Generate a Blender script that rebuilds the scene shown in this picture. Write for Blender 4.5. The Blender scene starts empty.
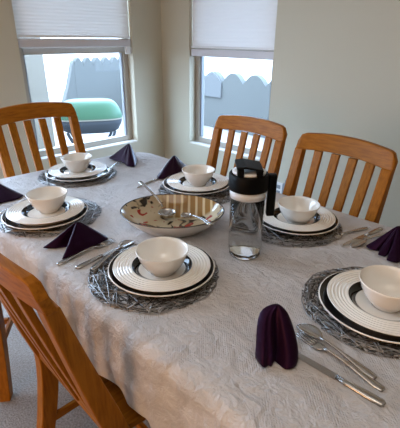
import bpy, math, random
from mathutils import Vector, Matrix, noise
R = math.radians
random.seed(7)
scene = bpy.context.scene
col = scene.collection

# ------------------------------------------------------------------ camera
TABLE = 0.75
CAM = Vector((0, 0, TABLE + 0.6116))
F, PITCH, ROLL = 402.0, R(23.7), R(0.55)
S2 = math.sqrt(0.5)
def o2w(v): return Vector((S2 * (v[0] - v[1]), S2 * (v[0] + v[1]), v[2]))
right = o2w((1, 0, 0)); down = o2w((0, -math.sin(PITCH), -math.cos(PITCH))); fwd = o2w((0, math.cos(PITCH), -math.sin(PITCH)))
iright = right * math.cos(ROLL) - down * math.sin(ROLL)
idown = right * math.sin(ROLL) + down * math.cos(ROLL)
cam = bpy.data.cameras.new('camera'); cam.sensor_fit = 'HORIZONTAL'; cam.sensor_width = 36; cam.lens = 36 * F / 400
cam.clip_start = 0.02
camo = bpy.data.objects.new('camera', cam); col.objects.link(camo)
m = Matrix((iright, -idown, -fwd)).transposed().to_4x4(); m.translation = CAM
camo.matrix_world = m
scene.camera = camo
def ray(px, py): return fwd + iright * ((px - 200) / F) + idown * ((py - 214) / F)
def at_z(px, py, z=TABLE): r = ray(px, py); return CAM + r * ((z - CAM.z) / r.z)
def at_x(px, py, x): r = ray(px, py); return CAM + r * (x / r.x)
def at_y(px, py, y): r = ray(px, py); return CAM + r * (y / r.y)

# ------------------------------------------------------------------ materials
def mat(name, base, rough=0.5, metal=0.0, **kw):
    m = bpy.data.materials.new(name); m.use_nodes = True
    b = m.node_tree.nodes['Principled BSDF']
    b.inputs['Base Color'].default_value = (*base, 1)
    b.inputs['Roughness'].default_value = rough
    b.inputs['Metallic'].default_value = metal
    for k, v in kw.items(): b.inputs[k.replace('_', ' ')].default_value = v
    return m
def N(m, t): return m.node_tree.nodes.new(t)
def L(m, a, b): m.node_tree.links.new(a, b)
def bsdf(m): return m.node_tree.nodes['Principled BSDF']
def tex_noise(m, scale, detail=4, rough=0.55, stretch=None, dist=0.0):
    tc = N(m, 'ShaderNodeTexCoord'); mp = N(m, 'ShaderNodeMapping'); n = N(m, 'ShaderNodeTexNoise')
    if stretch: mp.inputs['Scale'].default_value = stretch
    L(m, tc.outputs['Object'], mp.inputs['Vector']); L(m, mp.outputs[0], n.inputs['Vector'])
    n.inputs['Scale'].default_value = scale; n.inputs['Detail'].default_value = detail
    n.inputs['Roughness'].default_value = rough; n.inputs['Distortion'].default_value = dist
    return n
def ramp(m, src, stops):
    r = N(m, 'ShaderNodeValToRGB'); L(m, src, r.inputs[0])
    e = r.color_ramp.elements
    while len(e) < len(stops): e.new(0.5)
    for el, (p, c) in zip(e, stops): el.position = p; el.color = (*c, 1)
    return r
def bump(m, src, strength, dist):
    b = N(m, 'ShaderNodeBump'); b.inputs['Strength'].default_value = strength; b.inputs['Distance'].default_value = dist
    L(m, src, b.inputs['Height']); L(m, b.outputs[0], bsdf(m).inputs['Normal']); return b

M = {}
def wood(name, stretch, dark, light):
    w = mat(name, light, 0.4, Specular_IOR_Level=0.12)
    n = tex_noise(w, 14, 5, 0.6, stretch, 0.15)
    r = ramp(w, n.outputs[0], [(0.22, dark), (0.60, light)])
    L(w, r.outputs[0], bsdf(w).inputs['Base Color']); bump(w, n.outputs[0], 0.08, 0.002)
    return w
M['oak'] = wood('honey_oak_upright', (9, 9, 0.8), (0.20, 0.062, 0.006), (0.385, 0.135, 0.012))
M['oak_side'] = wood('honey_oak_crosswise', (0.8, 9, 9), (0.20, 0.062, 0.006), (0.385, 0.135, 0.012))
M['oak_seat'] = wood('honey_oak_seat', (9, 0.8, 9), (0.20, 0.062, 0.006), (0.385, 0.135, 0.012))
M['china'] = mat('cream_china', (0.90, 0.86, 0.80), 0.12, Coat_Weight=0.4, Coat_Roughness=0.05)
M['black_glaze'] = mat('black_glaze', (0.005, 0.005, 0.006), 0.08, Specular_IOR_Level=0.4)
M['silver'] = mat('polished_steel', (0.52, 0.50, 0.48), 0.26, 1.0)
M['wire'] = mat('pewter_wire', (0.33, 0.32, 0.32), 0.3, 0.9)
nap = mat('purple_satin', (0.011, 0.003, 0.012), 0.36, Sheen_Weight=0.03, Specular_IOR_Level=0.27, Sheen_Roughness=0.4)
bsdf(nap).inputs["Specular Tint"].default_value = (0.55, 0.22, 0.62, 1)
bsdf(nap).inputs['Sheen Tint'].default_value = (0.42, 0.16, 0.45, 1)
nn = tex_noise(nap, 60, 3); bump(nap, nn.outputs[0], 0.1, 0.002); M['satin'] = nap; M['wire_dark'] = mat('dark_pewter_wire', (0.07, 0.065, 0.06), 0.45, 0.5)
cl = mat('white_damask', (0.80, 0.77, 0.765), 0.62, Sheen_Weight=0.15)
n1 = tex_noise(cl, 24, 5, 0.6, (1, 1.3, 1), 0.35)
n2 = tex_noise(cl, 7, 2, 0.5, None, 1.4)
wv = N(cl, 'ShaderNodeTexWave'); wv.inputs['Scale'].default_value = 95; wv.inputs['Distortion'].default_value = 1.5; wv.bands_direction = 'DIAGONAL'
tcw = N(cl, 'ShaderNodeTexCoord'); L(cl, tcw.outputs['Object'], wv.inputs['Vector'])
pr = ramp(cl, n2.outputs[0], [(0.47, (0, 0, 0)), (0.53, (1, 1, 1))])
mul = N(cl, 'ShaderNodeMath'); mul.operation = 'MULTIPLY'; L(cl, pr.outputs[0], mul.inputs[0]); L(cl, wv.outputs[1], mul.inputs[1])
mad = N(cl, 'ShaderNodeMath'); mad.operation = 'MULTIPLY_ADD'; L(cl, mul.outputs[0], mad.inputs[0]); mad.inputs[1].default_value = 0.035; L(cl, n1.outputs[0], mad.inputs[2])
bump(cl, mad.outputs[0], 1.0, 0.014)
mx = N(cl, 'ShaderNodeMixRGB'); L(cl, pr.outputs[0], mx.inputs[0]); mx.inputs[1].default_value = (0.585, 0.56, 0.56, 1); mx.inputs[2].default_value = (0.535, 0.51, 0.51, 1)
L(cl, mx.outputs[0], bsdf(cl).inputs['Base Color']); M['cloth'] = cl
wl = mat('greige_paint', (0.57, 0.545, 0.44), 0.85)
n = tex_noise(wl, 140, 3); bump(wl, n.outputs[0], 0.12, 0.002); M['wall'] = wl
M['ceiling'] = mat('white_ceiling_paint', (0.8, 0.79, 0.76), 0.9)
cp = mat('grey_beige_carpet', (0.36, 0.31, 0.27), 0.95)
n = tex_noise(cp, 130, 4, 0.7); r = ramp(cp, n.outputs[0], [(0.3, (0.19, 0.165, 0.15)), (0.7, (0.50, 0.45, 0.41))])
L(cp, r.outputs[0], bsdf(cp).inputs['Base Color']); bump(cp, n.outputs[0], 0.9, 0.012); M['carpet'] = cp
M['vinyl'] = mat('almond_vinyl', (0.42, 0.385, 0.33), 0.45)
M['white_trim'] = mat('white_trim_paint', (0.80, 0.79, 0.76), 0.5)
M['rail'] = mat('pale_grey_aluminium', (0.60, 0.585, 0.61), 0.45)
M['white_plastic'] = mat('white_plastic', (0.8, 0.8, 0.8), 0.35)
M['grey_plastic'] = mat('grey_plastic', (0.25, 0.27, 0.30), 0.4)
M['black_plastic'] = mat('black_plastic', (0.002, 0.002, 0.0024), 0.5, Specular_IOR_Level=0.12)
M['dark_metal'] = mat('dark_bronze_metal', (0.05, 0.035, 0.025), 0.4, 0.6)
def shade_material():
    m = bpy.data.materials.new('white_shade_fabric'); m.use_nodes = True; nt = m.node_tree; nt.nodes.clear()
    o = N(m, 'ShaderNodeOutputMaterial'); mixs = N(m, 'ShaderNodeMixShader'); d = N(m, 'ShaderNodeBsdfDiffuse'); t = N(m, 'ShaderNodeBsdfTranslucent')
    d.inputs[0].default_value = (0.8, 0.8, 0.8, 1); t.inputs[0].default_value = (0.84, 0.81, 0.78, 1)
    mixs.inputs[0].default_value = 0.086
    nz = tex_noise(m, 40, 3, 0.6, (1, 1, 1.5)); b = N(m, 'ShaderNodeBump'); b.inputs['Strength'].default_value = 0.15; b.inputs['Distance'].default_value = 0.003
    L(m, nz.outputs[0], b.inputs['Height']); L(m, b.outputs[0], d.inputs['Normal'])
    L(m, d.outputs[0], mixs.inputs[1]); L(m, t.outputs[0], mixs.inputs[2]); L(m, mixs.outputs[0], o.inputs[0]); return m
M['shade'] = shade_material()
def thin_glass(name, tint, ior=1.45, rough=0.02):
    m = bpy.data.materials.new(name); m.use_nodes = True; nt = m.node_tree; nt.nodes.clear()
    o = N(m, 'ShaderNodeOutputMaterial'); mixs = N(m, 'ShaderNodeMixShader'); t = N(m, 'ShaderNodeBsdfTransparent'); g = N(m, 'ShaderNodeBsdfGlossy'); f = N(m, 'ShaderNodeFresnel')
    t.inputs[0].default_value = (*tint, 1); g.inputs['Roughness'].default_value = rough; 
    ge = N(m, 'ShaderNodeNewGeometry'); mi = N(m, 'ShaderNodeMapRange'); L(m, ge.outputs['Backfacing'], mi.inputs[0]); mi.inputs[3].default_value = ior; mi.inputs[4].default_value = 1 / ior
    L(m, mi.outputs[0], f.inputs[0])
    L(m, f.outputs[0], mixs.inputs[0]); L(m, t.outputs[0], mixs.inputs[1]); L(m, g.outputs[0], mixs.inputs[2]); L(m, mixs.outputs[0], o.inputs[0]); return m
M['pane'] = thin_glass('window_glass', (0.97, 0.985, 1.0), 1.12)
M['jug_glass'] = thin_glass('clear_plastic', (0.95, 0.96, 0.96), 1.5)
M['water'] = mat('water', (0.98, 0.99, 1.0), 0.0, 0, Transmission_Weight=1.0, IOR=1.15)
M['thick_glass'] = mat('thick_clear_base', (0.97, 0.98, 0.98), 0.02, 0, Transmission_Weight=1.0, IOR=1.48)
# outside
M['fence'] = mat('grey_blue_block', (0.083, 0.087, 0.085), 0.9)  # dark tone stands for the roof edge's shadow on the outer wall
M['fence_pale'] = mat('pale_pink_block', (0.10, 0.105, 0.11), 0.9)  # paler tone stands for a sunlit patch within that shadow
M['stucco'] = mat('pale_stucco', (0.235, 0.213, 0.185), 0.9)
M['white_stucco'] = mat('white_stucco', (0.88, 0.88, 0.88), 0.9)
M['patio'] = mat('pale_concrete', (0.22, 0.205, 0.195), 0.9)
M['green_enamel'] = mat('green_enamel', (0.048, 0.115, 0.07), 0.5, 0, Coat_Weight=0.1, Specular_IOR_Level=0.2)
M['grill_grey'] = mat('slate_grey_enamel', (0.042, 0.048, 0.06), 0.6, 0, Specular_IOR_Level=0.2)
# serving bowl inside: cream glaze with tan bands and scattered dark and red painted marks
sb = mat('painted_cream_glaze', (0.6, 0.52, 0.38), 0.12, Coat_Weight=0.5)
tc = N(sb, 'ShaderNodeTexCoord'); sx = N(sb, 'ShaderNodeSeparateXYZ'); L(sb, tc.outputs['Object'], sx.inputs[0])
wvb = N(sb, 'ShaderNodeTexWave'); wvb.bands_direction = 'X'; wvb.inputs['Scale'].default_value = 11.5; wvb.inputs['Distortion'].default_value = 0.6
L(sb, tc.outputs['Object'], wvb.inputs['Vector'])
stripes = ramp(sb, wvb.outputs[1], [(0.10, (0.66, 0.52, 0.30)), (0.35, (0.30, 0.16, 0.045))])
nz = tex_noise(sb, 16, 2, 0.5, None, 1.0)
marks = ramp(sb, nz.outputs[0], [(0.41, (0.03, 0.025, 0.02)), (0.46, (0.60, 0.50, 0.34))])
nz2 = tex_noise(sb, 26, 1, 0.5, (1, 1, 1), 0.2)
redf = ramp(sb, nz2.outputs[0], [(0.64, (0, 0, 0)), (0.67, (1, 1, 1))])
mred = N(sb, 'ShaderNodeMixRGB'); L(sb, redf.outputs[0], mred.inputs[0]); L(sb, marks.outputs[0], mred.inputs[1]); mred.inputs[2].default_value = (0.35, 0.03, 0.02, 1)
band = ramp(sb, sx.outputs[1], [(0.515, (0, 0, 0)), (0.53, (1, 1, 1))])
addc = N(sb, 'ShaderNodeMath'); addc.operation = 'ADD'; addc.inputs[1].default_value = 0.47; L(sb, sx.outputs[1], addc.inputs[0]); L(sb, addc.outputs[0], band.inputs[0])
bx = ramp(sb, sx.outputs[0], [(0.44, (0, 0, 0)), (0.47, (1, 1, 1))]); adx = N(sb, 'ShaderNodeMath'); adx.operation = 'ADD'; adx.inputs[1].default_value = 0.5
L(sb, sx.outputs[0], adx.inputs[0]); L(sb, adx.outputs[0], bx.inputs[0])
mm = N(sb, 'ShaderNodeMath'); mm.operation = 'MULTIPLY'; L(sb, band.outputs[0], mm.inputs[0]); L(sb, bx.outputs[0], mm.inputs[1])
mb = N(sb, 'ShaderNodeMixRGB'); L(sb, mm.outputs[0], mb.inputs[0]); L(sb, mred.outputs[0], mb.inputs[1]); L(sb, stripes.outputs[0], mb.inputs[2])
L(sb, mb.outputs[0], bsdf(sb).inputs['Base Color']); M['painted'] = sb

# ------------------------------------------------------------------ mesh helpers
class MB:
    def __init__(s): s.v = []; s.f = []
    def add(s, v, f):
        o = len(s.v); s.v += [tuple(p) for p in v]; s.f += [tuple(i + o for i in q) for q in f]; return s
    def box(s, x0, x1, y0, y1, z0, z1):
        v = [(x, y, z) for z in (z0, z1) for x, y in ((x0, y0), (x1, y0), (x1, y1), (x0, y1))]
        return s.add(v, [(3, 2, 1, 0), (4, 5, 6, 7), (0, 1, 5, 4), (1, 2, 6, 5), (2, 3, 7, 6), (3, 0, 4, 7)])
    def loft(s, rings, closed=True, caps=True, loop=False):
        n = len(rings[0]); v = [p for r in rings for p in r]; f = []
        for i in range(len(rings) if loop else len(rings) - 1):
            i2 = (i + 1) % len(rings)
            for j in range(n if closed else n - 1):
                k = (j + 1) % n
                f.append((i * n + j, i * n + k, i2 * n + k, i2 * n + j))
        if caps and closed and not loop:
            f.append(tuple(range(n))[::-1]); f.append(tuple(range((len(rings) - 1) * n, len(rings) * n)))
        return s.add(v, f)
    def lathe(s, prof, n=64, c=(0, 0, 0), sx=1, sy=1, loop=False):
        rings = []
        for r, z in prof:
            r = max(r, 1e-5)
            rings.append([(c[0] + sx * r * math.cos(2 * math.pi * i / n), c[1] + sy * r * math.sin(2 * math.pi * i / n), c[2] + z) for i in range(n)])
        return s.loft(rings, caps=False, loop=loop)
    def tube(s, pts, r, n=8, flat=1.0, closed=False):
        pts = [Vector(p) for p in pts]; rings = []
        for i, p in enumerate(pts):
            a = pts[(i - 1) % len(pts)] if (closed or i > 0) else pts[0]; b = pts[(i + 1) % len(pts)] if (closed or i < len(pts) - 1) else pts[-1]
            t = (b - a).normalized(); up = Vector((0, 0, 1)) if abs(t.z) < 0.95 else Vector((0, 1, 0))
            u = t.cross(up).normalized(); w = u.cross(t)
            rr = r[i] if isinstance(r, (list, tuple)) else r
            rings.append([p + u * (rr * math.cos(2 * math.pi * k / n)) + w * (rr * flat * math.sin(2 * math.pi * k / n)) for k in range(n)])
        return s.loft(rings, loop=closed)
    def build(s, name, material, parent=None, smooth=False, bevel=0, sub=0, solid=0):
        me = bpy.data.meshes.new(name); me.from_pydata(s.v, [], s.f); me.update()
        import bmesh
        bm = bmesh.new(); bm.from_mesh(me); bmesh.ops.recalc_face_normals(bm, faces=bm.faces); bm.to_mesh(me); bm.free()
        me.materials.append(material)
        if smooth: me.polygons.foreach_set('use_smooth', [True] * len(me.polygons))
        o = bpy.data.objects.new(name, me); col.objects.link(o)
        if parent: o.parent = parent
        if solid: md = o.modifiers.new('solid', 'SOLIDIFY'); md.thickness = solid; md.offset = 0
        if bevel:
            md = o.modifiers.new('bevel', 'BEVEL'); md.width = bevel; md.segments = 3; md.limit_method = 'ANGLE'; md.angle_limit = R(40)
        if sub: md = o.modifiers.new('sub', 'SUBSURF'); md.levels = sub; md.render_levels = sub
        return o
def tag(o, label, cat, group=None, kind=None):
    o['label'] = label; o['category'] = cat
    if group: o['group'] = group
    if kind: o['kind'] = kind
    return o
def empty(name, loc, rz=0.0):
    o = bpy.data.objects.new(name, None); o.empty_display_size = 0.1; col.objects.link(o)
    o.location = loc; o.rotation_euler = (0, 0, rz); return o
def dup(root, loc, rz, label):
    r = root.copy(); col.objects.link(r); r.location = loc; r.rotation_euler = (0, 0, rz); r['label'] = label
    for ch in list(root.children):
        c = ch.copy(); col.objects.link(c); c.parent = r
        for g in list(ch.children):
            d = g.copy(); col.objects.link(d); d.parent = c
    return r
def struct(o): o['kind'] = 'structure'; return o

# ------------------------------------------------------------------ the room
XW, YW = -2.92, 2.43           # inner faces of the two window walls
X1, Y0, ZC = 2.9, -2.9, 2.6
T = 0.16
LW = (1.19, 2.12, 0.50, 2.05)  # opening in the left wall: y0, y1, z0, z1
RW = (-2.57, -1.735, 0.50, 2.05)
struct(MB().box(XW - T, X1 + T, Y0 - T, YW + T, -0.12, 0).build('floor', M['carpet']))
struct(MB().box(XW - T, X1 + T, Y0 - T, YW + T, ZC, ZC + 0.12).build('ceiling', M['ceiling']))
b = MB()
PD = (-1.45, 0.80, 2.12)      # added unseen glazed door, cool fill from the left: y0, y1, height
b.box(XW - T, XW, Y0 - T, PD[0], 0, ZC); b.box(XW - T, XW, PD[0], PD[1], PD[2], ZC); b.box(XW - T, XW, PD[1], LW[0], 0, ZC); b.box(XW - T, XW, LW[1], YW + T, 0, ZC)
b.box(XW - T, XW, LW[0], LW[1], 0, LW[2]); b.box(XW - T, XW, LW[0], LW[1], LW[3], ZC)
struct(b.build('wall_left', M['wall']))
b = MB()
b.box(XW, RW[0], YW, YW + T, 0, ZC); b.box(RW[1], X1, YW, YW + T, 0, ZC)
b.box(RW[0], RW[1], YW, YW + T, 0, RW[2]); b.box(RW[0], RW[1], YW, YW + T, RW[3], ZC)
struct(b.build('wall_back', M['wall']))
struct(MB().box(X1, X1 + T, Y0, YW + T, 0, ZC).build('wall_right', M['wall']))
struct(MB().box(XW, X1 + T, Y0 - T, Y0, 0, ZC).build('wall_front', M['wall']))
struct(MB().box(XW, XW + 0.015, PD[1], YW, 0, 0.09).build('baseboard_left', M['white_trim'], bevel=0.004))
struct(MB().box(XW + 0.015, X1, YW - 0.015, YW, 0, 0.09).build('baseboard_back', M['white_trim'], bevel=0.004))

def window(n, u0, u1, z0, z1, place):
    """place(u0,u1,d0,d1,z0,z1) -> box limits, d = depth out of the room from the wall face"""
    root = empty('window_%d' % n, place(u0, u0, 0.09, 0.09, z0, z0)[::2]); root['kind'] = 'structure'
    inv = Matrix.Translation(-root.location)
    def part(name, boxes, m, bevel=0.003, parent=None):
        b = MB()
        for q in boxes: b.box(*place(*q))
        o = b.build(name, m, None, bevel=bevel); o.data.transform(inv); o.parent = root; return o
    fw = 0.05; zm = 1.24
    part('window_frame', [(u0, u0 + fw, 0.07, 0.13, z0, z1), (u1 - fw, u1, 0.07, 0.13, z0, z1), (u0 + fw, u1 - fw, 0.07, 0.13, z0, z0 + 0.055), (u0 + fw, u1 - fw, 0.07, 0.13, z1 - fw, z1), (u0 + fw, u1 - fw, 0.065, 0.13, zm, zm + 0.07)], M['vinyl'])
    part('sash_frame', [(u0 + fw, u0 + fw + 0.014, 0.08, 0.11, z0 + 0.055, zm), (u1 - fw - 0.014, u1 - fw, 0.08, 0.11, z0 + 0.055, zm)], M['grey_plastic'], 0.002)
    part('window_sill', [(u0, u1, 0.002, 0.07, z0, z0 + 0.012)], M['white_trim'])
    part('lower_pane', [(u0 + fw, u1 - fw, 0.094, 0.098, z0 + 0.055, zm)], M['pane'], 0)
    part('upper_pane', [(u0 + fw, u1 - fw, 0.104, 0.108, zm + 0.07, z1 - fw)], M['pane'], 0)
    return root
plL = lambda u0, u1, d0, d1, z0, z1: (XW - d1, XW - d0, u0, u1, z0, z1)
plR = lambda u0, u1, d0, d1, z0, z1: (u0, u1, YW + d0, YW + d1, z0, z1)
window(1, LW[0], LW[1], LW[2], LW[3], plL)
window(2, RW[0], RW[1], RW[2], RW[3], plR)

dr = empty('door_1', (XW - 0.1, (PD[0] + PD[1]) / 2, 0)); dr['kind'] = 'structure'  # added out-of-view door that lets cool light onto the table
b = MB(); hw = (PD[1] - PD[0]) / 2
for y0, y1, z0, z1 in ((-hw, -hw + 0.06, 0, PD[2]), (hw - 0.06, hw, 0, PD[2]), (-0.035, 0.035, 0, PD[2]), (-hw, hw, 0, 0.07), (-hw, hw, PD[2] - 0.07, PD[2])): b.box(-0.03, 0.03, y0, y1, z0, z1)
b.build('door_frame', M['vinyl'], dr)
MB().box(-0.003, 0.003, -hw + 0.06, -0.035, 0.07, PD[2] - 0.07).build('door_pane', M['pane'], dr)
MB().box(-0.003, 0.003, 0.035, hw - 0.06, 0.07, PD[2] - 0.07).build('door_pane', M['pane'], dr)

def cellular_shade(name, u0, u1, zr0, zr1, ztop, place, label, tilt=0.0):
    root = empty(name, place(u0, u0, 0.03, 0.03, zr0, zr0)[::2]); tag(root, label, 'window shade', 'cellular shades in the windows')
    inv = Matrix.Translation(-root.location)
    b = MB(); zs = []; z = zr1 + 0.012; k = 0
    rows = []
    while z < ztop:
        d = 0.030 if k % 2 else 0.0315
        p = place(u0, u1, d, d, z, z)
        rows.append([(p[0], p[2], z), (p[1], p[3], z)]); z += 0.011; k += 1
    b.loft(rows, closed=False)
    o = b.build('shade_fabric', M['shade'], root); o.data.transform(inv)
    def bar(nm, z0, z1, d0, d1, m, bv):
        q = MB().box(*place(u0, u1, d0, d1, z0, z1)); o = q.build(nm, m, root, bevel=bv)
        if tilt:
            for v in o.data.vertices: v.co.z += tilt * (v.co.x - u0)
        o.data.transform(inv); return o
    bar('bottom_rail', zr0, zr1 - 0.006, 0.012, 0.045, M['rail'], 0.006)
    bar('rail_edge', zr1, zr1 + 0.016, 0.014, 0.042, M['white_plastic'], 0.004)
    bar('head_rail', ztop - 0.005, ztop + 0.04, 0.01, 0.06, M['white_plastic'], 0.004)
    return root
cellular_shade('cellular_shade', LW[0] + 0.006, LW[1] - 0.006, 1.288, 1.352, 2.0, plL, 'white pleated shade half lowered over the window with the grill outside')
cellular_shade('cellular_shade', RW[0] + 0.006, RW[1] - 0.004, 1.222, 1.284, 2.0, plR, 'pale blue-white pleated shade on the window behind the middle chair', 0.0)
struct(MB().box(XW - 0.2, 1.0, YW + T + 0.002, YW + T + 0.75, 2.25, 2.37).build('roof_overhang', M['stucco']))  # added unseen slab that dims the right window's shade
# small white latch hanging at the right end of the left shade
p = at_x(126, 49, XW - 0.005)
lt = MB().box(-0.012, 0.012, -0.022, 0.020, -0.03, 0.03).build('window_latch', M['white_plastic'], bevel=0.005)
lt.location = (XW - 0.02, LW[1] - 0.035, 1.262)
tag(lt, 'small white plastic latch at the right end of the left window shade', 'latch')
lp = MB().tube([(0.0, 0.014, 0.026 - 0.0), (0.008, 0.03, 0.015), (0.008, 0.033, -0.01), (0.0, 0.02, -0.025)], 0.004).build('latch_loop', M['white_plastic'], lt, smooth=True)

# wall outlet with plugged adapter
p = at_y(281, 190, YW)
out = MB().box(-0.036, 0.036, -0.006, 0, -0.058, 0.058).build('wall_outlet', M['white_plastic'], bevel=0.004)
out.location = (p.x - 0.02, YW, p.z)
tag(out, 'white wall outlet plate seen between the two chairs by the back wall', 'outlet')
for dz in (-0.022, 0.022):
    MB().box(-0.016, 0.016, -0.0085, -0.005, dz - 0.014, dz + 0.014).build('socket', M['grey_plastic'], out, bevel=0.003)
ad = MB().box(-0.014, 0.014, -0.04, 0, -0.05, 0.05).build('plug_adapter', M['grey_plastic'], bevel=0.005)
ad.location = (p.x + 0.045, YW, p.z + 0.02)
tag(ad, 'narrow grey plug adapter on the back wall next to the outlet plate', 'adapter')
MB().tube([(0, -0.02, 0.048), (0.002, -0.02, 0.07), (0.006, -0.015, 0.085)], 0.006).build('adapter_tip', M['grey_plastic'], ad, smooth=True)

# ------------------------------------------------------------------ outside
struct(MB().box(-14, 12, -12, 12, -0.30, -0.15).build('ground', M['patio']))
XF, YF = -7.2, 5.4
def scallop(b, p0, p1, base, zlow, amp, pitch, thick, sharp=1.0):
    p0 = Vector((*p0, 0)); p1 = Vector((*p1, 0)); d = p1 - p0; ln = d.length; d /= ln; nrm = Vector((-d.y, d.x, 0)) * thick
    n = int(ln / pitch * 14); top = []
    for i in range(n + 1):
        s = ln * i / n; top.append((p0 + d * s, zlow + amp * abs(math.sin(math.pi * s / pitch)) ** sharp))
    rings = []
    for q, z in top:
        rings.append([q + Vector((0, 0, base)), q + nrm + Vector((0, 0, base)), q + nrm + Vector((0, 0, z)), q + Vector((0, 0, z))])
    b.loft(rings); return b
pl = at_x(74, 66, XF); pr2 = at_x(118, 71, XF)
fe = MB(); scallop(fe, (XF, pl.y), (XF, YF + 0.2), -0.15, pl.z - 0.03, 0.17, 0.20, 0.12, 0.8)  # wall top shaped like the shadow edge of roof tiles
# sloping end of the roof shadow, built as a wall wing
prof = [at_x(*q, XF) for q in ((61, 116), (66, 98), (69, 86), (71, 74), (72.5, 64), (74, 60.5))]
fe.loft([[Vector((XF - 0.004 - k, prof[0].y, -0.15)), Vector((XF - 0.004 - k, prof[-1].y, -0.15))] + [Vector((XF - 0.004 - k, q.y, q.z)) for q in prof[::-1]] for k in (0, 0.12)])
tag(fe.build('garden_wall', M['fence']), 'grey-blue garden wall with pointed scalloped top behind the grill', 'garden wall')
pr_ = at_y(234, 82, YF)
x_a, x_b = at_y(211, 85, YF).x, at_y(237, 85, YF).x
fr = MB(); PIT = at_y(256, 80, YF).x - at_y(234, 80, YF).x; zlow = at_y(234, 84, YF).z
scallop(fr, (XF, YF), (0.5, YF), -0.15, zlow, 0.17, PIT, 0.12, 0.9)  # second stretch of the scalloped roof shadow, as solid wall
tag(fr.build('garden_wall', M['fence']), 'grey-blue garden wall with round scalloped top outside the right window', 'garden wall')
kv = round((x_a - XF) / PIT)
pt = MB(); scallop(pt, (XF + kv * PIT, YF - 0.03), (XF + (kv + 1) * PIT, YF - 0.03), at_y(222, 98, YF - 0.02).z, zlow - 0.01, 0.17, PIT, 0.028, 0.9)  # one paler bump in place of the sunlit patch
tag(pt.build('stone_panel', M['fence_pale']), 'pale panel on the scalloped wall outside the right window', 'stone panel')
ws = MB().box(-12.3, -12, -12, 12, -0.15, 2.2).box(-12, 6, 11.7, 12, -0.15, 2.2)
struct(ws.build('wall_boundary', M['white_stucco']))
c0, c1 = at_x(21, 60, -4.2), at_x(44, 60, -4.2)
co = MB().box(-4.2 - 0.35, -4.2, c0.y - 0.25, c1.y, -0.15, 2.75).build('patio_column', M['stucco'], bevel=0.01)
tag(co, 'pale grey stucco patio column at left edge of the left window', 'column')

# barbecue grill
gp = at_x(90, 113, -4.15)
g = empty('barbecue_grill', (gp.x, gp.y, -0.15)); g.rotation_euler = (0, 0, R(60))
tag(g, 'green-lidded grey barbecue grill standing on the patio outside the left window', 'grill')
def sring(hx, hy, z, e=3.2, n=40):
    out = []
    for i in range(n):
        a = 2 * math.pi * i / n; ca, sa = math.cos(a), math.sin(a)
        out.append((hx * math.copysign(abs(ca) ** (2 / e), ca), hy * math.copysign(abs(sa) ** (2 / e), sa), z))
    return out
zr = gp.z + 0.15 - 0.045
HX, HY = 0.355, 0.22
lid = [(1.0, 0), (1.0, 0.03), (0.97, 0.06), (0.90, 0.115), (0.80, 0.16), (0.70, 0.182), (0.58, 0.19), (0.3, 0.192), (0.01, 0.192)]
MB().loft([sring(HX * k, HY * k, zr + z) for k, z in lid], caps=False).build('grill_lid', M['green_enamel'], g, smooth=True)
tub = [(0.3, -0.16), (0.72, -0.155), (0.86, -0.13), (0.96, -0.06), (1.0, -0.004)]
MB().loft([sring(HX * 1.012, HY * 1.012, zr + z) for z in (-0.008, 0.006)]).build('rim_trim', M['stucco'], g)
MB().loft([sring(HX * k, HY * k, zr + z) for k, z in tub]).build('grill_tub', M['grill_grey'], g, smooth=True)
for s in (-1, 1):
    for q in (-1, 1):
        pts = [(q * 0.26 * (1 - 2 * t) + 0.0, s * 0.15, (zr - 0.15) * (1 - t) ** 1.0 + 0.015) for t in [i / 10 for i in range(11)]]
        pts = [(x + q * 0.10 * math.sin(math.pi * i / 10), y + 0.012 * q, z) for i, (x, y, z) in enumerate(pts)]
        MB().tube(pts, 0.017).build('leg', M['grill_grey'], g, smooth=True)

# ------------------------------------------------------------------ table and cloth
CX, CY, HA, HB_, RC = -0.965, 0.905, 0.965, 0.50, 0.15
tb = empty('dining_table', (CX, CY, 0))
tag(tb, 'long oak dining table hidden under the white tablecloth', 'table')
def rrect(ha, hb, r, n=36):
    pts = []
    corners = [(ha - r, hb - r, 0), (-ha + r, hb - r, 90), (-ha + r, -hb + r, 180), (ha - r, -hb + r, 270)]
    for i, (x, y, a) in enumerate(corners):
        for k in range(12):
            t = R(a + 90 * k / 11); pts.append((x + r * math.cos(t), y + r * math.sin(t)))
    return pts
def resample(pts, n):
    L_ = [0]
    for i in range(len(pts)): L_.append(L_[-1] + math.dist(pts[i], pts[(i + 1) % len(pts)]))
    out = []; j = 0
    for i in range(n):
        s = L_[-1] * i / n
        while L_[j + 1] < s: j += 1
        t = (s - L_[j]) / max(L_[j + 1] - L_[j], 1e-9); a, c = pts[j % len(pts)], pts[(j + 1) % len(pts)]
        out.append((a[0] + (c[0] - a[0]) * t, a[1] + (c[1] - a[1]) * t))
    return out, L_[-1]
MB().loft([[(x, y, z) for x, y in rrect(HA - 0.016, HB_ - 0.016, RC - 0.015)] for z in (0.715, 0.744)]).build('tabletop', M['oak_side'], tb, bevel=0.004)
MB().box(-HA + 0.12, HA - 0.12, -HB_ + 0.1, HB_ - 0.1, 0.63, 0.715).build('apron', M['oak_side'], tb)
for sx in (-1, 1):
    for sy in (-1, 1):
        x, y = sx * (HA - 0.05), sy * (HB_ - 0.175)
        MB().loft([[(x + a * k, y + c * k, z) for a, c in ((-.035, -.035), (.035, -.035), (.035, .035), (-.035, .035))] for k, z in ((0.75, 0), (1, 0.62), (1, 0.715))]).build('leg', M['oak'], tb, bevel=0.004)
NP = 520
cont, per = resample(rrect(HA, HB_, RC), NP)
nor = []
for i in range(NP):
    a, c = Vector(cont[i - 1]), Vector(cont[(i + 1) % NP]); d = (c - a).normalized(); nor.append(Vector((d.y, -d.x)))
b = MB(); rings = []
RE = 0.036
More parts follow.
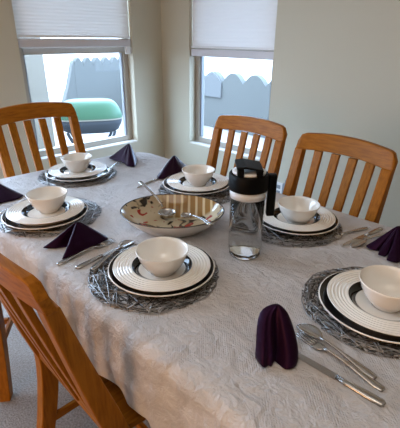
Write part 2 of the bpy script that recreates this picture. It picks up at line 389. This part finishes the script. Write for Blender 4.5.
for s in [0.02, 0.12, 0.24, 0.36, 0.48, 0.6, 0.7, 0.8, 0.88, 0.93]:
    rings.append([(x * s, y * s, TABLE) for x, y in cont])
for k in range(1, 9):
    a = R(90 * k / 8)
    ring = []
    for (x, y), n_ in zip(cont, nor):
        wr = (0.0045 * noise.noise(Vector((x * 26, y * 26, 0))) + 0.006 * noise.noise(Vector((x * 11, y * 11, 7)))) * (k / 8)
        o_ = RE * math.sin(a) - 0.022 + wr
        ring.append((x + n_.x * o_, y + n_.y * o_, TABLE - RE * (1 - math.cos(a)) - 0.0015 * abs(noise.noise(Vector((x * 34, y * 34, 3)))) * (k / 8)))
    rings.append(ring)
rng = random.Random(4)
waves = [(rng.choice([9, 13, 17, 22, 29, 38]), rng.uniform(0, 6.28), rng.uniform(0.5, 1)) for _ in range(9)]
DROP = 0.222
for k in range(1, 15):
    t = k / 14; ring = []
    for i, ((x, y), n_) in enumerate(zip(cont, nor)):
        ph = 2 * math.pi * i / NP
        w = sum(a * math.sin(f * ph + p + 0.5 * math.sin(3 * t + f)) for f, p, a in waves) / 5.5
        cornerness = min(1.0, abs(n_.x * n_.y) * 2)
        off = t ** 0.8 * (0.014 * w + 0.004 + cornerness * (0.03 + 0.03 * math.sin(14 * math.atan2(n_.y, n_.x)))) + 0.0018 * math.sin(46 * ph + 5 * t + w) * t
        off += RE - 0.022 + 0.0045 * noise.noise(Vector((x * 26, y * 26, t * 5))) + 0.006 * noise.noise(Vector((x * 11, y * 11, t * 2.5 + 7)))
        ring.append((x + n_.x * off, y + n_.y * off, TABLE - RE - (DROP - RE) * t - 0.006 * t * w + 0.01 * t * cornerness))
    rings.append(ring)
b.loft(rings, caps=False)
b.f.append(tuple(range(NP)))
clo = b.build('tablecloth', M['cloth'], smooth=True)
clo.location = (CX, CY, 0)
tag(clo, 'white damask tablecloth draped over the dining table', 'tablecloth')

# ------------------------------------------------------------------ chairs
W2 = 0.226
def sag(x): return -0.030 * (1 - (x / W2) ** 2)
HT = 0.972
def post_y(z):   # centre line of the rear post / back leg, y grows towards the table
    if z > 0.45: t = (z - 0.45) / (HT - 0.45); return 0.135 * (1 - t) ** 1.1
    t = (0.45 - z) / 0.45; return 0.135 - 0.085 * t ** 1.6
def make_chair(name, label):
    root = empty(name, (0, 0, 0)); tag(root, label, 'chair', 'oak slat-back dining chairs')
    # crest rail
    b = MB(); rings = []; n = 28
    for i in range(n + 1):
        x = -W2 + 2 * W2 * i / n
        e = (W2 - abs(x)); r = 0.034
        zt = HT + 0.017 * (1 - (x / W2) ** 2) - (r - math.sqrt(max(0, r * r - max(0, r - e) ** 2)) if e < r else 0)
        zb = HT - 0.072 + 0.016 * (1 - (x / W2) ** 2)
        zt = max(zt, zb + 0.02)
        y0 = sag(x); th = 0.013
        lean = post_y(HT - 0.07)
        rings.append([(x, y0 - th + lean, zb), (x, y0 + th + lean, zb), (x, y0 + th * 0.9, zt), (x, y0 - th * 0.9, zt)])
    b.loft(rings).build('crest_rail', M['oak_side'], root, smooth=False, bevel=0.004)
    for s in (-1, 1):
        rings = []
        for k in range(25):
            z = (HT - 0.062) * k / 24
            x = s * (W2 - 0.022)
            y = post_y(z); hw = 0.021; hd = 0.014 + 0.014 * min(1, max(0, (HT - z) / 0.4)) - 0.006 * max(0, (0.3 - z) / 0.3)
            rings.append([(x - hw, y - hd, z), (x + hw, y - hd, z), (x + hw, y + hd, z), (x - hw, y + hd, z)])
        MB().loft(rings).build('rear_leg', M['oak'], root, bevel=0.004)
    for i in range(4):
        xt = -0.122 + 0.0813 * i; rings = []
        for k in range(13):
            z = 0.475 + (HT - 0.062 - 0.475) * k / 12
            x = xt * (0.93 + 0.07 * k / 12); y = post_y(z) + sag(x) * (0.55 + 0.45 * k / 12); hw, hd = 0.019, 0.008
            rings.append([(x - hw, y - hd, z), (x + hw, y - hd, z), (x + hw, y + hd, z), (x - hw, y + hd, z)])
        MB().loft(rings).build('back_slat', M['oak'], root, bevel=0.0025)
    MB().box(-0.19, 0.19, 0.108, 0.134, 0.455, 0.50).build('lower_rail', M['oak_side'], root, bevel=0.004)
    so = []
    for x, y in ((-0.187, 0.135), (0.187, 0.135), (0.228, 0.53), (0.205, 0.555), (-0.205, 0.555), (-0.228, 0.53)): so.append((x, y))
    MB().loft([[(x, y, z) for x, y in so] for z in (0.425, 0.455)]).build('seat', M['oak_seat'], root, bevel=0.008)
    for s in (-1, 1):
        MB().loft([[(s * 0.19 + a * k, 0.51 + c * k, z) for a, c in ((-.02, -.02), (.02, -.02), (.02, .02), (-.02, .02))] for k, z in ((0.75, 0), (1, 0.3), (1, 0.425))]).build('front_leg', M['oak'], root, bevel=0.004)
        MB().loft([[(s * (0.19 + 0.002) + a, y, 0.19 + c) for a, c in ((-.008, -.014), (.008, -.014), (.008, .014), (-.008, .014))] for y in (0.10, 0.50)]).build('side_stretcher', M['oak_seat'], root, bevel=0.003)
    MB().box(-0.185, 0.185, 0.295, 0.313, 0.18, 0.208).build('cross_stretcher', M['oak_side'], root, bevel=0.003)
    MB().box(-0.175, 0.175, 0.505, 0.523, 0.375, 0.425).build('front_apron', M['oak_side'], root, bevel=0.003)
    return root
chair = make_chair('dining_chair', 'oak slat-back dining chair in front of the bare wall, rightmost')
chair.location = (-0.738, 1.578, 0); chair.rotation_euler = (0, 0, R(175))
dup(chair, (-1.29, 1.643, 0), R(180), 'oak slat-back dining chair behind the pitcher, below the right window')
ce = dup(chair, (-2.105, 0.885, 0), R(-90), 'oak slat-back dining chair at the table end beneath the left window'); ce.scale = (1, 1, 1.055)
dup(chair, (-0.83, 0.218, 0), R(0), 'oak slat-back dining chair large in the front corner, seen from its back')
dup(chair, (-1.485, 0.100, 0), R(55), 'oak dining chair cut off by the picture edge, only a rear leg showing')

# ------------------------------------------------------------------ place settings
def make_mat():
    b = MB(); rg = random.Random(11); RR = 0.184
    for k in range(142):
        dark = k < 100  # dark lower strands stand for the shaded cloth in the weave gaps
        a = rg.uniform(0, 2 * math.pi); da = rg.uniform(R(35), R(150)) * rg.choice((-1, 1))
        r0, r1 = RR * rg.uniform(0.93, 1.0), RR * rg.uniform(0.93, 1.0)
        p, q = Vector((r0 * math.cos(a), r0 * math.sin(a))), Vector((r1 * math.cos(a + da), r1 * math.sin(a + da)))
        mid = (p + q) / 2; bow = Vector((-(q - p).y, (q - p).x)) * rg.uniform(-0.05, 0.05); z0 = rg.uniform(0.0014, 0.0022) if dark else rg.uniform(0.0030, 0.0042); ph = rg.uniform(0, 6)
        pts = []
        for i in range(9):
            t = i / 8; c = p * (1 - t) ** 2 + (mid + bow) * (2 * t * (1 - t)) + q * t * t
            pts.append((c.x, c.y, z0 + 0.0006 * math.sin(ph + 9 * t)))
        b.tube(pts, rg.uniform(0.0010, 0.0016) if dark else rg.uniform(0.0013, 0.0019), 5, 0.75)
        if dark: nd = len(b.f)
    for k in range(3):
        rr = RR * (0.985 - 0.06 * k); ph = rg.uniform(0, 6); pts = []
        for i in range(60):
            a = 2 * math.pi * i / 60; r_ = rr + 0.0035 * math.sin(7 * a + ph) + 0.002 * math.sin(17 * a + 2 * ph); pts.append((r_ * math.cos(a), r_ * math.sin(a), 0.0028 + 0.0007 * math.sin(11 * a + ph)))
        b.tube(pts, 0.0016, 4, 0.8, closed=True)
    o = b.build('placemat', M['wire'], smooth=True); o.data.materials.append(M['wire_dark'])
    for i in range(nd): o.data.polygons[i].material_index = 1
    return o
def make_dinner():
    root = empty('dinner_plate', (0, 0, 0))
    pr = [(0, 0.004), (0.085, 0.0), (0.09, 0.0), (0.12, 0.0075), (0.147, 0.0155), (0.149, 0.0175), (0.1485, 0.0192), (0.146, 0.0195), (0.12, 0.0118), (0.098, 0.0075), (0.088, 0.0058), (0, 0.0055)]
    MB().lathe(pr, 80).build('plate_body', M['china'], root, smooth=True)
    bd = [(0.1458, 0.0196), (0.12, 0.0121), (0.104, 0.0089), (0.104, 0.0086), (0.12, 0.0117), (0.1458, 0.0192)]
    o = MB().lathe(bd, 80).build('rim_band', M['black_glaze'], root, smooth=True); o['label'] = 'glossy black rim band'
    return root
def make_salad():
    root = empty('ringed_plate', (0, 0, 0))
    top = [(0.1355, 0.0205), (0.135, 0.0222), (0.133, 0.0226)]
    for k in range(48):
        r = 0.131 - 0.043 * k / 47
        top.append((r, 0.0212 - (0.131 - r) * 0.02 + 0.0010 * math.sin(2 * math.pi * (0.131 - r) / 0.0082)))
    top += [(0.0845, 0.0206), (0.0825, 0.0200), (0.066, 0.0078), (0.060, 0.0064), (0.0, 0.006)]
    pr = [(0, 0.002), (0.078, 0.0), (0.082, 0.0), (0.092, 0.0120), (0.105, 0.0150), (0.133, 0.0190)] + top
    MB().lathe(pr, 80).build('plate_body', M['china'], root, smooth=True)
    bd = [(0.0838, 0.0209), (0.0822, 0.0203), (0.0655, 0.0080), (0.0655, 0.0074), (0.0835, 0.0200)]
    o = MB().lathe(bd, 80).build('well_ring', M['black_glaze'], root, smooth=True); o['label'] = 'glossy black ring round the well'
    return root
def make_bowl():
    pr = [(0, 0.004), (0.030, 0.004), (0.031, 0.0), (0.035, 0.0), (0.0365, 0.005), (0.046, 0.013), (0.0555, 0.026), (0.0635, 0.043), (0.0705, 0.062), (0.0725, 0.0670), (0.0718, 0.0685), (0.0700, 0.0680),
          (0.0668, 0.060), (0.0605, 0.044), (0.0525, 0.028), (0.043, 0.0165), (0.030, 0.010), (0, 0.009)]
    return MB().lathe(pr, 72).build('cereal_bowl', M['china'], smooth=True)
SET = {  # mat xy, plate xy, bowl xy, where it lies
 'A': ((-0.7784, 0.5981), (-0.7647, 0.6151), (-0.7494, 0.6056), 'at front centre between the oval dish and camera'),
 'B': ((-0.2723, 0.8979), (-0.261, 0.8905), (-0.252, 0.8971), 'at right picture edge near knife and spoon'),
 'C': ((-0.7035, 1.1558), (-0.693, 1.1806), (-0.6601, 1.1444), 'behind the pitcher handle, before the rightmost chair'),
 'D': ((-1.1700, 1.1700), (-1.2048, 1.1812), (-1.1946, 1.1818), 'just behind the oval dish, before the middle chair'),
 'E': ((-1.7211, 0.8883), (-1.7093, 0.8851), (-1.7513, 0.9059), 'at the far table end below the left window'),
 'F': ((-1.3585, 0.5735), (-1.3505, 0.5539), (-1.3776, 0.5851), 'at the left picture edge, behind the tented napkin'),
}
def near(a, b, mx):
    a, b = Vector(a), Vector(b); d = b - a
    return tuple(a + (d if d.length <= mx else d * (mx / d.length)))
pm0 = make_mat(); dp0 = make_dinner(); sp0 = make_salad(); bw0 = make_bowl()
ZM, ZD, ZS, ZB = TABLE + 0.0004, TABLE + 0.0062, TABLE + 0.0062 + 0.0062, TABLE + 0.0062 + 0.0062 + 0.0065
first = True
for i, (k, (pm, pp, pb, where)) in enumerate(SET.items()):
    pu = near(pp, pb, 0.006); pb = near(pu, pb, 0.022)
    for src, xy, z, nm, lab, cat, grp in ((pm0, pm, ZM, 'placemat', 'round woven pewter placemat ', 'placemat', 'woven round placemats'),
                                     (dp0, pp, ZD, 'dinner_plate', 'black-rimmed cream dinner plate ', 'plate', 'black-rimmed dinner plates'),
                                     (sp0, pu, ZS, 'ringed_plate', 'cream upper plate with black inner ring ', 'plate', 'upper plates with a black ring'),
                                     (bw0, pb, ZB, 'cereal_bowl', 'small cream bowl ', 'bowl', 'cream bowls')):
        if first:
            o = src; o.location = (*xy, z); o.rotation_euler = (0, 0, 0); tag(o, lab + where, cat, grp)
        else:
            o = dup(src, (*xy, z), 1.1 * i, lab + where)
    first = False

# ------------------------------------------------------------------ cutlery (local: y along, head at +y, z up)
def strip(stations, th=0.0022):
    """stations: (y, half width, z, dish) -> thin lofted body"""
    rings = []
    for y, w, z, dish in stations:
        rings.append([(-w, y, z + dish), (-w * .5, y, z + dish * .25), (0, y, z), (w * .5, y, z + dish * .25), (w, y, z + dish),
                      (w * .95, y, z + dish + th * .6), (w * .5, y, z + dish * .25 + th), (0, y, z + th), (-w * .5, y, z + dish * .25 + th), (-w * .95, y, z + dish + th * .6)])
    return MB().loft(rings)
HND = [(0.0, 0.004, 0.0005, 0), (0.004, 0.0085, 0.0005, 0), (0.02, 0.0095, 0.001, 0), (0.05, 0.0065, 0.004, 0), (0.09, 0.0038, 0.008, 0), (0.125, 0.0032, 0.009, 0)]
def make_spoon():
    r = empty('dinner_spoon', (0, 0, 0)); strip(HND + [(0.136, 0.004, 0.0075, 0)], 0.003).build('handle', M['silver'], r, smooth=True)
    st = []
    for i in range(11):
        t = i / 10; w = 0.020 * math.sin(math.pi * (0.06 + 0.92 * t)) ** 0.6 * (1.0 - 0.1 * t); y = 0.133 + 0.066 * t
        d = 0.0075 * math.sin(math.pi * t) ** .7; st.append((y, max(w, 0.003), 0.0078 * (1 - t) ** 1.2 + 0.0006 * 1 - 0 * d, d * 1.0))
    strip(st, 0.0016).build('spoon_bowl', M['silver'], r, smooth=True); return r
def make_fork():
    r = empty('dinner_fork', (0, 0, 0)); strip(HND + [(0.136, 0.006, 0.0065, 0)], 0.003).build('handle', M['silver'], r, smooth=True)
    b = strip([(0.134, 0.006, 0.0065, 0), (0.142, 0.011, 0.004, 0.001), (0.155, 0.0125, 0.002, 0.001), (0.162, 0.0125, 0.002, 0.001)], 0.002)
    for k in range(4):
        x = -0.0105 + 0.007 * k
        b.tube([(x, 0.160, 0.0035), (x, 0.175, 0.002), (x * .97, 0.190, 0.003), (x * .95, 0.205, 0.0055)], [0.0019, 0.0018, 0.0016, 0.0009], 6)
    b.build('tines', M['silver'], r, smooth=True); return r
def make_knife():
    r = empty('dinner_knife', (0, 0, 0))
    strip([(0, 0.004, 0.0004, 0), (0.005, 0.0095, 0.0004, 0), (0.03, 0.0098, 0.0004, 0), (0.07, 0.0075, 0.0006, 0), (0.095, 0.0055, 0.001, 0)], 0.0055).build('handle', M['silver'], r, smooth=True)
    b = MB(); rings = []
    for i in range(12):
        t = i / 11; y = 0.094 + 0.128 * t; w1 = 0.008 * math.sqrt(max(0.02, 1 - t ** 6)); w0 = -0.0075 + 0.006 * t ** 4
        rings.append([(w0, y, 0.0012), (w1, y, 0.0022), (w1, y, 0.0032), (w0, y, 0.0024)])
    b.loft(rings).build('blade', M['silver'], r); return r
def lay(src, h, t, label, used=set(), z=TABLE):
    """handle end pixel h, head pixel t"""
    a, c = at_z(*h, z), at_z(*t, z); d = c - a; rz = math.atan2(-d.x, d.y)
    if src.name in used: return dup(src, (a.x, a.y, z + 0.0004), rz, label)
    used.add(src.name); src.location = (a.x, a.y, z + 0.0004); src.rotation_euler = (0, 0, rz); src['label'] = label; return src
sp, fk, kn = make_spoon(), make_fork(), make_knife()
tag(sp, '', 'spoon', 'steel spoons'); tag(fk, '', 'fork', 'steel forks'); tag(kn, '', 'knife', 'steel knives')
lay(kn, (385, 406), (301, 358), 'steel knife pointing at the standing purple napkin in front')
lay(fk, (384, 391), (308, 341), 'steel fork between knife and spoon in front of the right placemat')
lay(sp, (376, 379), (317, 339), 'steel spoon touching the right placemat, innermost of that set')
lay(fk, (57, 265), (114, 241), 'steel fork running under the tented napkin on the left')
lay(kn, (76, 269), (124, 246), 'steel knife lying in front of the tented napkin on the left')
lay(sp, (92, 270), (131, 243), 'steel spoon beside the left rim of the front middle placemat', z=TABLE + 0.005)
lay(fk, (367, 228), (337, 238), 'steel fork on the bare cloth before the rightmost chair')
lay(kn, (381, 229), (341, 247), 'steel knife beside the pleated napkin on the right')
lay(sp, (389, 233), (355, 246), 'steel spoon partly under the pleated napkin on the right')
lay(fk, (0, 214), (24, 203), 'steel fork at the left picture edge, beside the left plate', z=TABLE + 0.0065)
lay(fk, (106, 173), (118, 164), 'steel fork near the napkin at the far table end', z=TABLE + 0.0065)
lay(kn, (166, 175), (153, 181), 'steel knife poking out from under the napkin below the far room corner')

# ------------------------------------------------------------------ napkins
def tent(apex, loop, label, sag_=0.1, name='napkin', bulge=0.006):
    """folded napkin: cloth falling from a short ridge to a pleated foot line"""
    n = len(loop); ap = Vector(apex); rows = []
    base = [Vector((p[0], p[1], p[2] if len(p) > 2 else TABLE + 0.0012)) for p in loop]
    cen = sum(base, Vector()) / n
    # densify foot line, keep creases
    dense = []
    for i in range(n):
        a, c = base[i], base[(i + 1) % n]
        for k in range(4): dense.append((a.lerp(c, k / 4), math.sin(math.pi * k / 4)))
    for r in range(9):
        t = r / 8; ring = []
        for q, w in dense:
            st = ap + (q - cen) * 0.05; p = st.lerp(q, t)
            p.z -= sag_ * (ap.z - TABLE) * math.sin(math.pi * t) * 0.5
            o = (q - cen); o.z = 0
            if o.length > 1e-5: p += o.normalized() * (bulge * w * math.sin(math.pi * min(1, t + .1)))
            p.z = max(p.z, TABLE + 0.0012); ring.append(p)
        rows.append(ring)
    b = MB().loft(rows); o = b.build(name, M['satin'], smooth=True, sub=1); o.location = cen
    o.data.transform(Matrix.Translation(-cen))
    return tag(o, label, 'napkin', 'purple satin napkins')
Z = at_z
a0 = Z(76, 243); ap = Z(77, 222, TABLE + 0.075)
tent(ap, [Z(38, 250), Z(52, 250), Z(68, 246), Z(64, 254), Z(60, 263), Z(71, 259), Z(112, 240), Z(108, 236), Z(85, 235), Z(62, 238)], 'dark purple napkin folded as a low tent in front of the left plate')
ap = Z(129, 143.5, TABLE + 0.085)
tent(ap, [Z(106, 159), Z(118, 163), Z(124, 165), Z(127, 168), Z(136, 169), Z(139, 161), Z(134, 157), Z(118, 155)], 'purple pyramid napkin by the far table corner below the left window', 0.05)
ap = Z(174, 155.5, TABLE + 0.075)
tent(ap, [Z(155, 178), Z(156, 181), Z(162, 181), Z(174, 176), Z(184, 172), Z(188, 167), Z(180, 165), Z(165, 169)], 'dark purple napkin standing just left of the plate behind the oval dish', 0.0)
ap = Z(399, 226, TABLE + 0.075)
tent(ap, [Z(362, 247), Z(366, 250), Z(374, 252), Z(378, 250), Z(376, 257), Z(384, 259), Z(389, 255), Z(385, 263), Z(397, 266), Z(408, 262), Z(424, 256), Z(420, 243), Z(400, 240), Z(380, 242)], 'dark pleated napkin at the right picture edge, fanned over the cutlery', 0.1)
ap = Z(-8, 181, TABLE + 0.06)
tent(ap, [Z(27, 196), Z(22, 200), Z(6, 204), Z(-10, 208), Z(-26, 206), Z(-30, 198), Z(-8, 192), Z(14, 192)], 'dark purple napkin cut by the left picture edge behind the left bowl', 0.05)
# arched napkin in front
def arch_napkin():
    b = MB(); rows = []
    left = [(277, 303.5, .100), (266, 306, .097), (259, 312, .085), (256.5, 326, .062), (256, 342, .037), (255, 354, .015), (254, 362, .001)]
    rght = [(278, 303.5, .100), (286, 309, .092), (291, 319, .075), (295.5, 333, .052), (298.5, 347, .030), (299, 359, .012), (297, 369, .001)]
    toward = Vector((S2, -S2, 0))        # towards the camera side
    front, backs = [], []
    NS = 24
    for i, (l, r_) in enumerate(zip(left, rght)):
        a, c = Z(l[0], l[1], TABLE + l[2]), Z(r_[0], r_[1], TABLE + r_[2]); t = i / (len(left) - 1)
        fr_, bk = [], []
        for k in range(NS + 1):
            s = k / NS; p = a.lerp(c, s)
            lobes = 0.026 * math.sin(math.pi * s) ** 0.6 * min(1, 0.25 + t) - 0.034 * math.exp(-((s - .52) / .13) ** 2) * min(1, t * 1.3) + 0.010 * math.exp(-((s - .14) / .07) ** 2) * t - 0.008 * math.exp(-((s - .26) / .05) ** 2) * t
            q = p + toward * lobes; fr_.append(q)
            q2 = p - toward * (0.055 * t * math.sin(math.pi * s) ** .8 + 0.001); q2.z = max(q2.z, TABLE + .0012); bk.append(q2)
        for q in fr_: q.z = max(q.z, TABLE + .0012)
        rows.append(fr_ + bk[::-1])
    b.loft(rows, closed=True, caps=True)
    o = b.build('napkin', M['satin'], smooth=True, sub=1); c = Z(277, 360); o.location = c; o.data.transform(Matrix.Translation(-c))
    tag(o, 'purple satin napkin standing as a rounded arch beside the front knife', 'napkin', 'purple satin napkins')
arch_napkin()

# ------------------------------------------------------------------ oval serving dish with ladle and spoon
ov = empty('oval_serving_dish', (*at_z(172.5, 209.5, TABLE + 0.064).xy, TABLE), R(45))
tag(ov, 'oval cream serving dish with painted inside holding two utensils', 'serving dish')
A_, B_ = 0.180, 0.150
outer = [(0.0, 0.003), (0.55, 0.003), (0.57, 0.0), (0.62, 0.0), (0.64, 0.004), (0.78, 0.020), (0.90, 0.038), (0.985, 0.058), (1.0, 0.0635)]
inner = [(0.985, 0.0640), (0.96, 0.0600), (0.87, 0.040), (0.75, 0.0235), (0.60, 0.011), (0.45, 0.0085), (0.0, 0.008)]
MB().lathe(outer + [inner[0]], 72, sx=A_, sy=B_).build('dish_body', M['china'], ov, smooth=True)
MB().lathe(inner, 72, sx=A_, sy=B_).build('painted_inside', M['painted'], ov, smooth=True)['label'] = 'painted inside with tan bands and dark marks'
MB().lathe([(1.004, 0.0630), (1.004, 0.0652), (0.992, 0.0662), (0.975, 0.0640)], 72, sx=A_, sy=B_).build('dish_rim', mat('dark_grey_rim', (0.09, 0.085, 0.08), 0.15), ov, smooth=True)
def ladle(name, bowl_c, handle_pts, rb, label, depth=0.5):
    r = empty(name, bowl_c); tag(r, label, 'utensil', 'utensils in the oval dish')
    pr = [(rb * math.sin(a), -rb * depth * math.cos(a) + rb * depth * 0.2) for a in [R(80) * i / 8 for i in range(9)]]
    pr += [(x * 0.94, z + 0.0016) for x, z in pr[::-1]]
    MB().lathe(pr, 36).build('ladle_bowl', M['silver'], r, smooth=True)
    pts = [Vector(p) - Vector(bowl_c) for p in handle_pts]
    n = len(pts); MB().tube(pts, [0.0045 + 0.004 * (i / (n - 1)) ** 1.5 for i in range(n)], 10, 0.55).build('handle', M['silver'], r, smooth=True)
    return r
bc = Z(167, 212, TABLE + 0.037); he = Z(140, 182, TABLE + 0.115)
pts = [bc + (he - bc).normalized() * 0.026 + Vector((0, 0, 0.0))]
pts = [bc + (he - bc) * t + Vector((0, 0, 0.012 * math.sin(math.pi * t))) for t in (0.14, 0.25, 0.4, 0.55, 0.7, 0.85, 1.0)]
ladle('ladle', bc, pts, 0.033, 'steel ladle with its long handle rising from the oval dish')
bc = Z(186, 215, TABLE + 0.034); he = Z(211, 225, TABLE + 0.080)
pts = [bc + (he - bc) * t + Vector((0, 0, 0.010 * math.sin(math.pi * t))) for t in (0.2, 0.35, 0.5, 0.65, 0.8, 0.93, 1.0)]
ladle('serving_spoon', bc, pts, 0.020, 'short steel spoon with its handle over the right rim of the oval dish')

# ------------------------------------------------------------------ water pitcher
pc = at_z(244.3, 253)
pit = empty('water_pitcher', (pc.x, pc.y, TABLE), R(45))
tag(pit, 'clear water pitcher with black lid and black handle in the table middle', 'pitcher')
RP = 0.0515
body = [(0.0, 0.010), (RP - 0.010, 0.010), (RP - 0.003, 0.014), (RP, 0.022), (RP, 0.222)]
MB().lathe(body, 64).build('glass_body', M['jug_glass'], pit, smooth=True)
MB().lathe([(0, 0.0015), (RP - 0.008, 0.0008), (RP - 0.004, 0.003), (RP - 0.004, 0.0085), (RP - 0.008, 0.0095), (0, 0.0085)], 64).build('thick_base', M['thick_glass'], pit, smooth=True)
MB().lathe([(0.0001, 0.0125), (RP - 0.011, 0.0125), (RP - 0.005, 0.016), (RP - 0.0025, 0.023), (RP - 0.0025, 0.188), (0.0001, 0.188)], 64).build('water', M['water'], pit, smooth=False)
for p_ in pit.children[-1].data.polygons: p_.use_smooth = abs(p_.normal.z) < 0.95
MB().lathe([(RP - 0.002, 0.214), (RP + 0.0045, 0.214), (RP + 0.0055, 0.220), (RP + 0.0055, 0.258), (RP + 0.0025, 0.262), (RP - 0.001, 0.262), (RP - 0.002, 0.255)], 64, loop=True).build('collar', M['black_plastic'], pit, smooth=True)
MB().lathe([(RP - 0.0006, 0.190), (RP + 0.0012, 0.190), (RP + 0.0012, 0.2145), (RP - 0.0006, 0.2145)], 64, loop=True).build('neck_band', M['white_plastic'], pit, smooth=True)
MB().lathe([(0.0001, 0.2605), (RP - 0.004, 0.2605), (RP - 0.003, 0.267), (RP - 0.010, 0.270), (0.0001, 0.2715)], 64).build('lid', M['white_plastic'], pit, smooth=True)
# black spout cap across the lid: two uprights and a hood
b = MB()
for x in (-0.028, 0.024): b.box(x - 0.009, x + 0.009, -RP + 0.002, -RP + 0.030, 0.262, 0.283)
b.loft([[(x, -RP + 0.000, z0), (x, RP - 0.018, z0 - 0.002), (x, RP - 0.018, z0 + 0.008), (x, -RP + 0.000, z0 + 0.006)] for x, z0 in ((-0.040, 0.283), (-0.015, 0.286), (0.034, 0.277))])
b.build('spout_cap', M['black_plastic'], pit, bevel=0.003)
b = MB()
hx0, hx1 = RP + 0.001, RP + 0.029
b.loft([[(x, y, z) for x, y in ((hx0 + 0.004, -0.013), (hx1, -0.011), (hx1, 0.011), (hx0 + 0.004, 0.013))] for z in (0.130, 0.138, 0.212, 0.258)])
b.box(RP - 0.002, hx0 + 0.012, -0.011, 0.011, 0.224, 0.250)
b.build('handle', M['black_plastic'], pit, bevel=0.005)

# ------------------------------------------------------------------ light
LAMP_A, LAMP_B, WARM_FILL, SKY = 12.5, 2, 29, 13.8
w = bpy.data.worlds.new('sky'); scene.world = w; w.use_nodes = True
bg = w.node_tree.nodes['Background']; bg.inputs[1].default_value = SKY
tc = w.node_tree.nodes.new('ShaderNodeTexCoord'); dt = w.node_tree.nodes.new('ShaderNodeVectorMath'); dt.operation = 'DOT_PRODUCT'
dt.inputs[1].default_value = (-0.1, 0.99, 0.05)
rp = w.node_tree.nodes.new('ShaderNodeValToRGB'); mr = w.node_tree.nodes.new('ShaderNodeMapRange'); mr.inputs[1].default_value = -1
w.node_tree.links.new(tc.outputs['Generated'], dt.inputs[0]); w.node_tree.links.new(dt.outputs['Value'], mr.inputs[0]); w.node_tree.links.new(mr.outputs[0], rp.inputs[0])
rp.color_ramp.elements[0].position = 0.5; rp.color_ramp.elements[0].color = (0.60, 0.78, 1.0, 1)
rp.color_ramp.elements[1].position = 0.92; rp.color_ramp.elements[1].color = (0.46, 0.69, 1.0, 1)
w.node_tree.links.new(rp.outputs[0], bg.inputs[0])
def area(name, loc, rot, size, size_y, power, colr, shape='RECTANGLE'):
    l = bpy.data.lights.new(name, 'AREA'); l.shape = shape; l.size = size; l.size_y = size_y; l.energy = power; l.color = colr
    o = bpy.data.objects.new(name, l); col.objects.link(o); o.location = loc; o.rotation_euler = rot; return o
def portal(name, loc, rot, sx, sy):
    o = area(name, loc, rot, sx, sy, 1, (1, 1, 1)); o.data.cycles.is_portal = True; return o
portal('window_portal', (XW - T - 0.01, (LW[0] + LW[1]) / 2, 1.28), (0, R(-90), 0), 1.55, 0.93)
portal('window_portal', ((RW[0] + RW[1]) / 2, YW + T + 0.01, 1.28), (R(-90), 0, 0), 0.84, 1.55)
portal('door_portal', (XW - T - 0.01, (PD[0] + PD[1]) / 2, PD[2] / 2), (0, R(-90), 0), PD[2], PD[1] - PD[0])
area('ceiling_lamp', (0.0, -0.3, ZC - 0.04), (0, 0, 0), 1.6, 1.6, LAMP_A, (1.0, 0.90, 0.76), 'DISK')
area('ceiling_lamp', (-1.2, -1.7, ZC - 0.04), (0, 0, 0), 1.0, 1.0, LAMP_B, (1.0, 0.88, 0.72), 'DISK')
area('shaded_room_lamp', (-0.7, -2.3, 1.15), (R(90), 0, 0), 1.2, 1.2, WARM_FILL, (1.0, 0.51, 0.19), 'DISK')  # added unseen warm fill for the cloth drop and near chair

scene.view_settings.view_transform = 'Standard'; scene.view_settings.look = 'None'
scene.view_settings.exposure = 0.0; scene.view_settings.gamma = 1.0; scene.view_settings.use_curve_mapping = False
scene.render.engine = 'CYCLES'
scene.cycles.use_denoising = True
scene.cycles.max_bounces = 12; scene.cycles.transparent_max_bounces = 24
scene.cycles.caustics_refractive = False; scene.cycles.caustics_reflective = False
scene.cycles.sample_clamp_indirect = 6
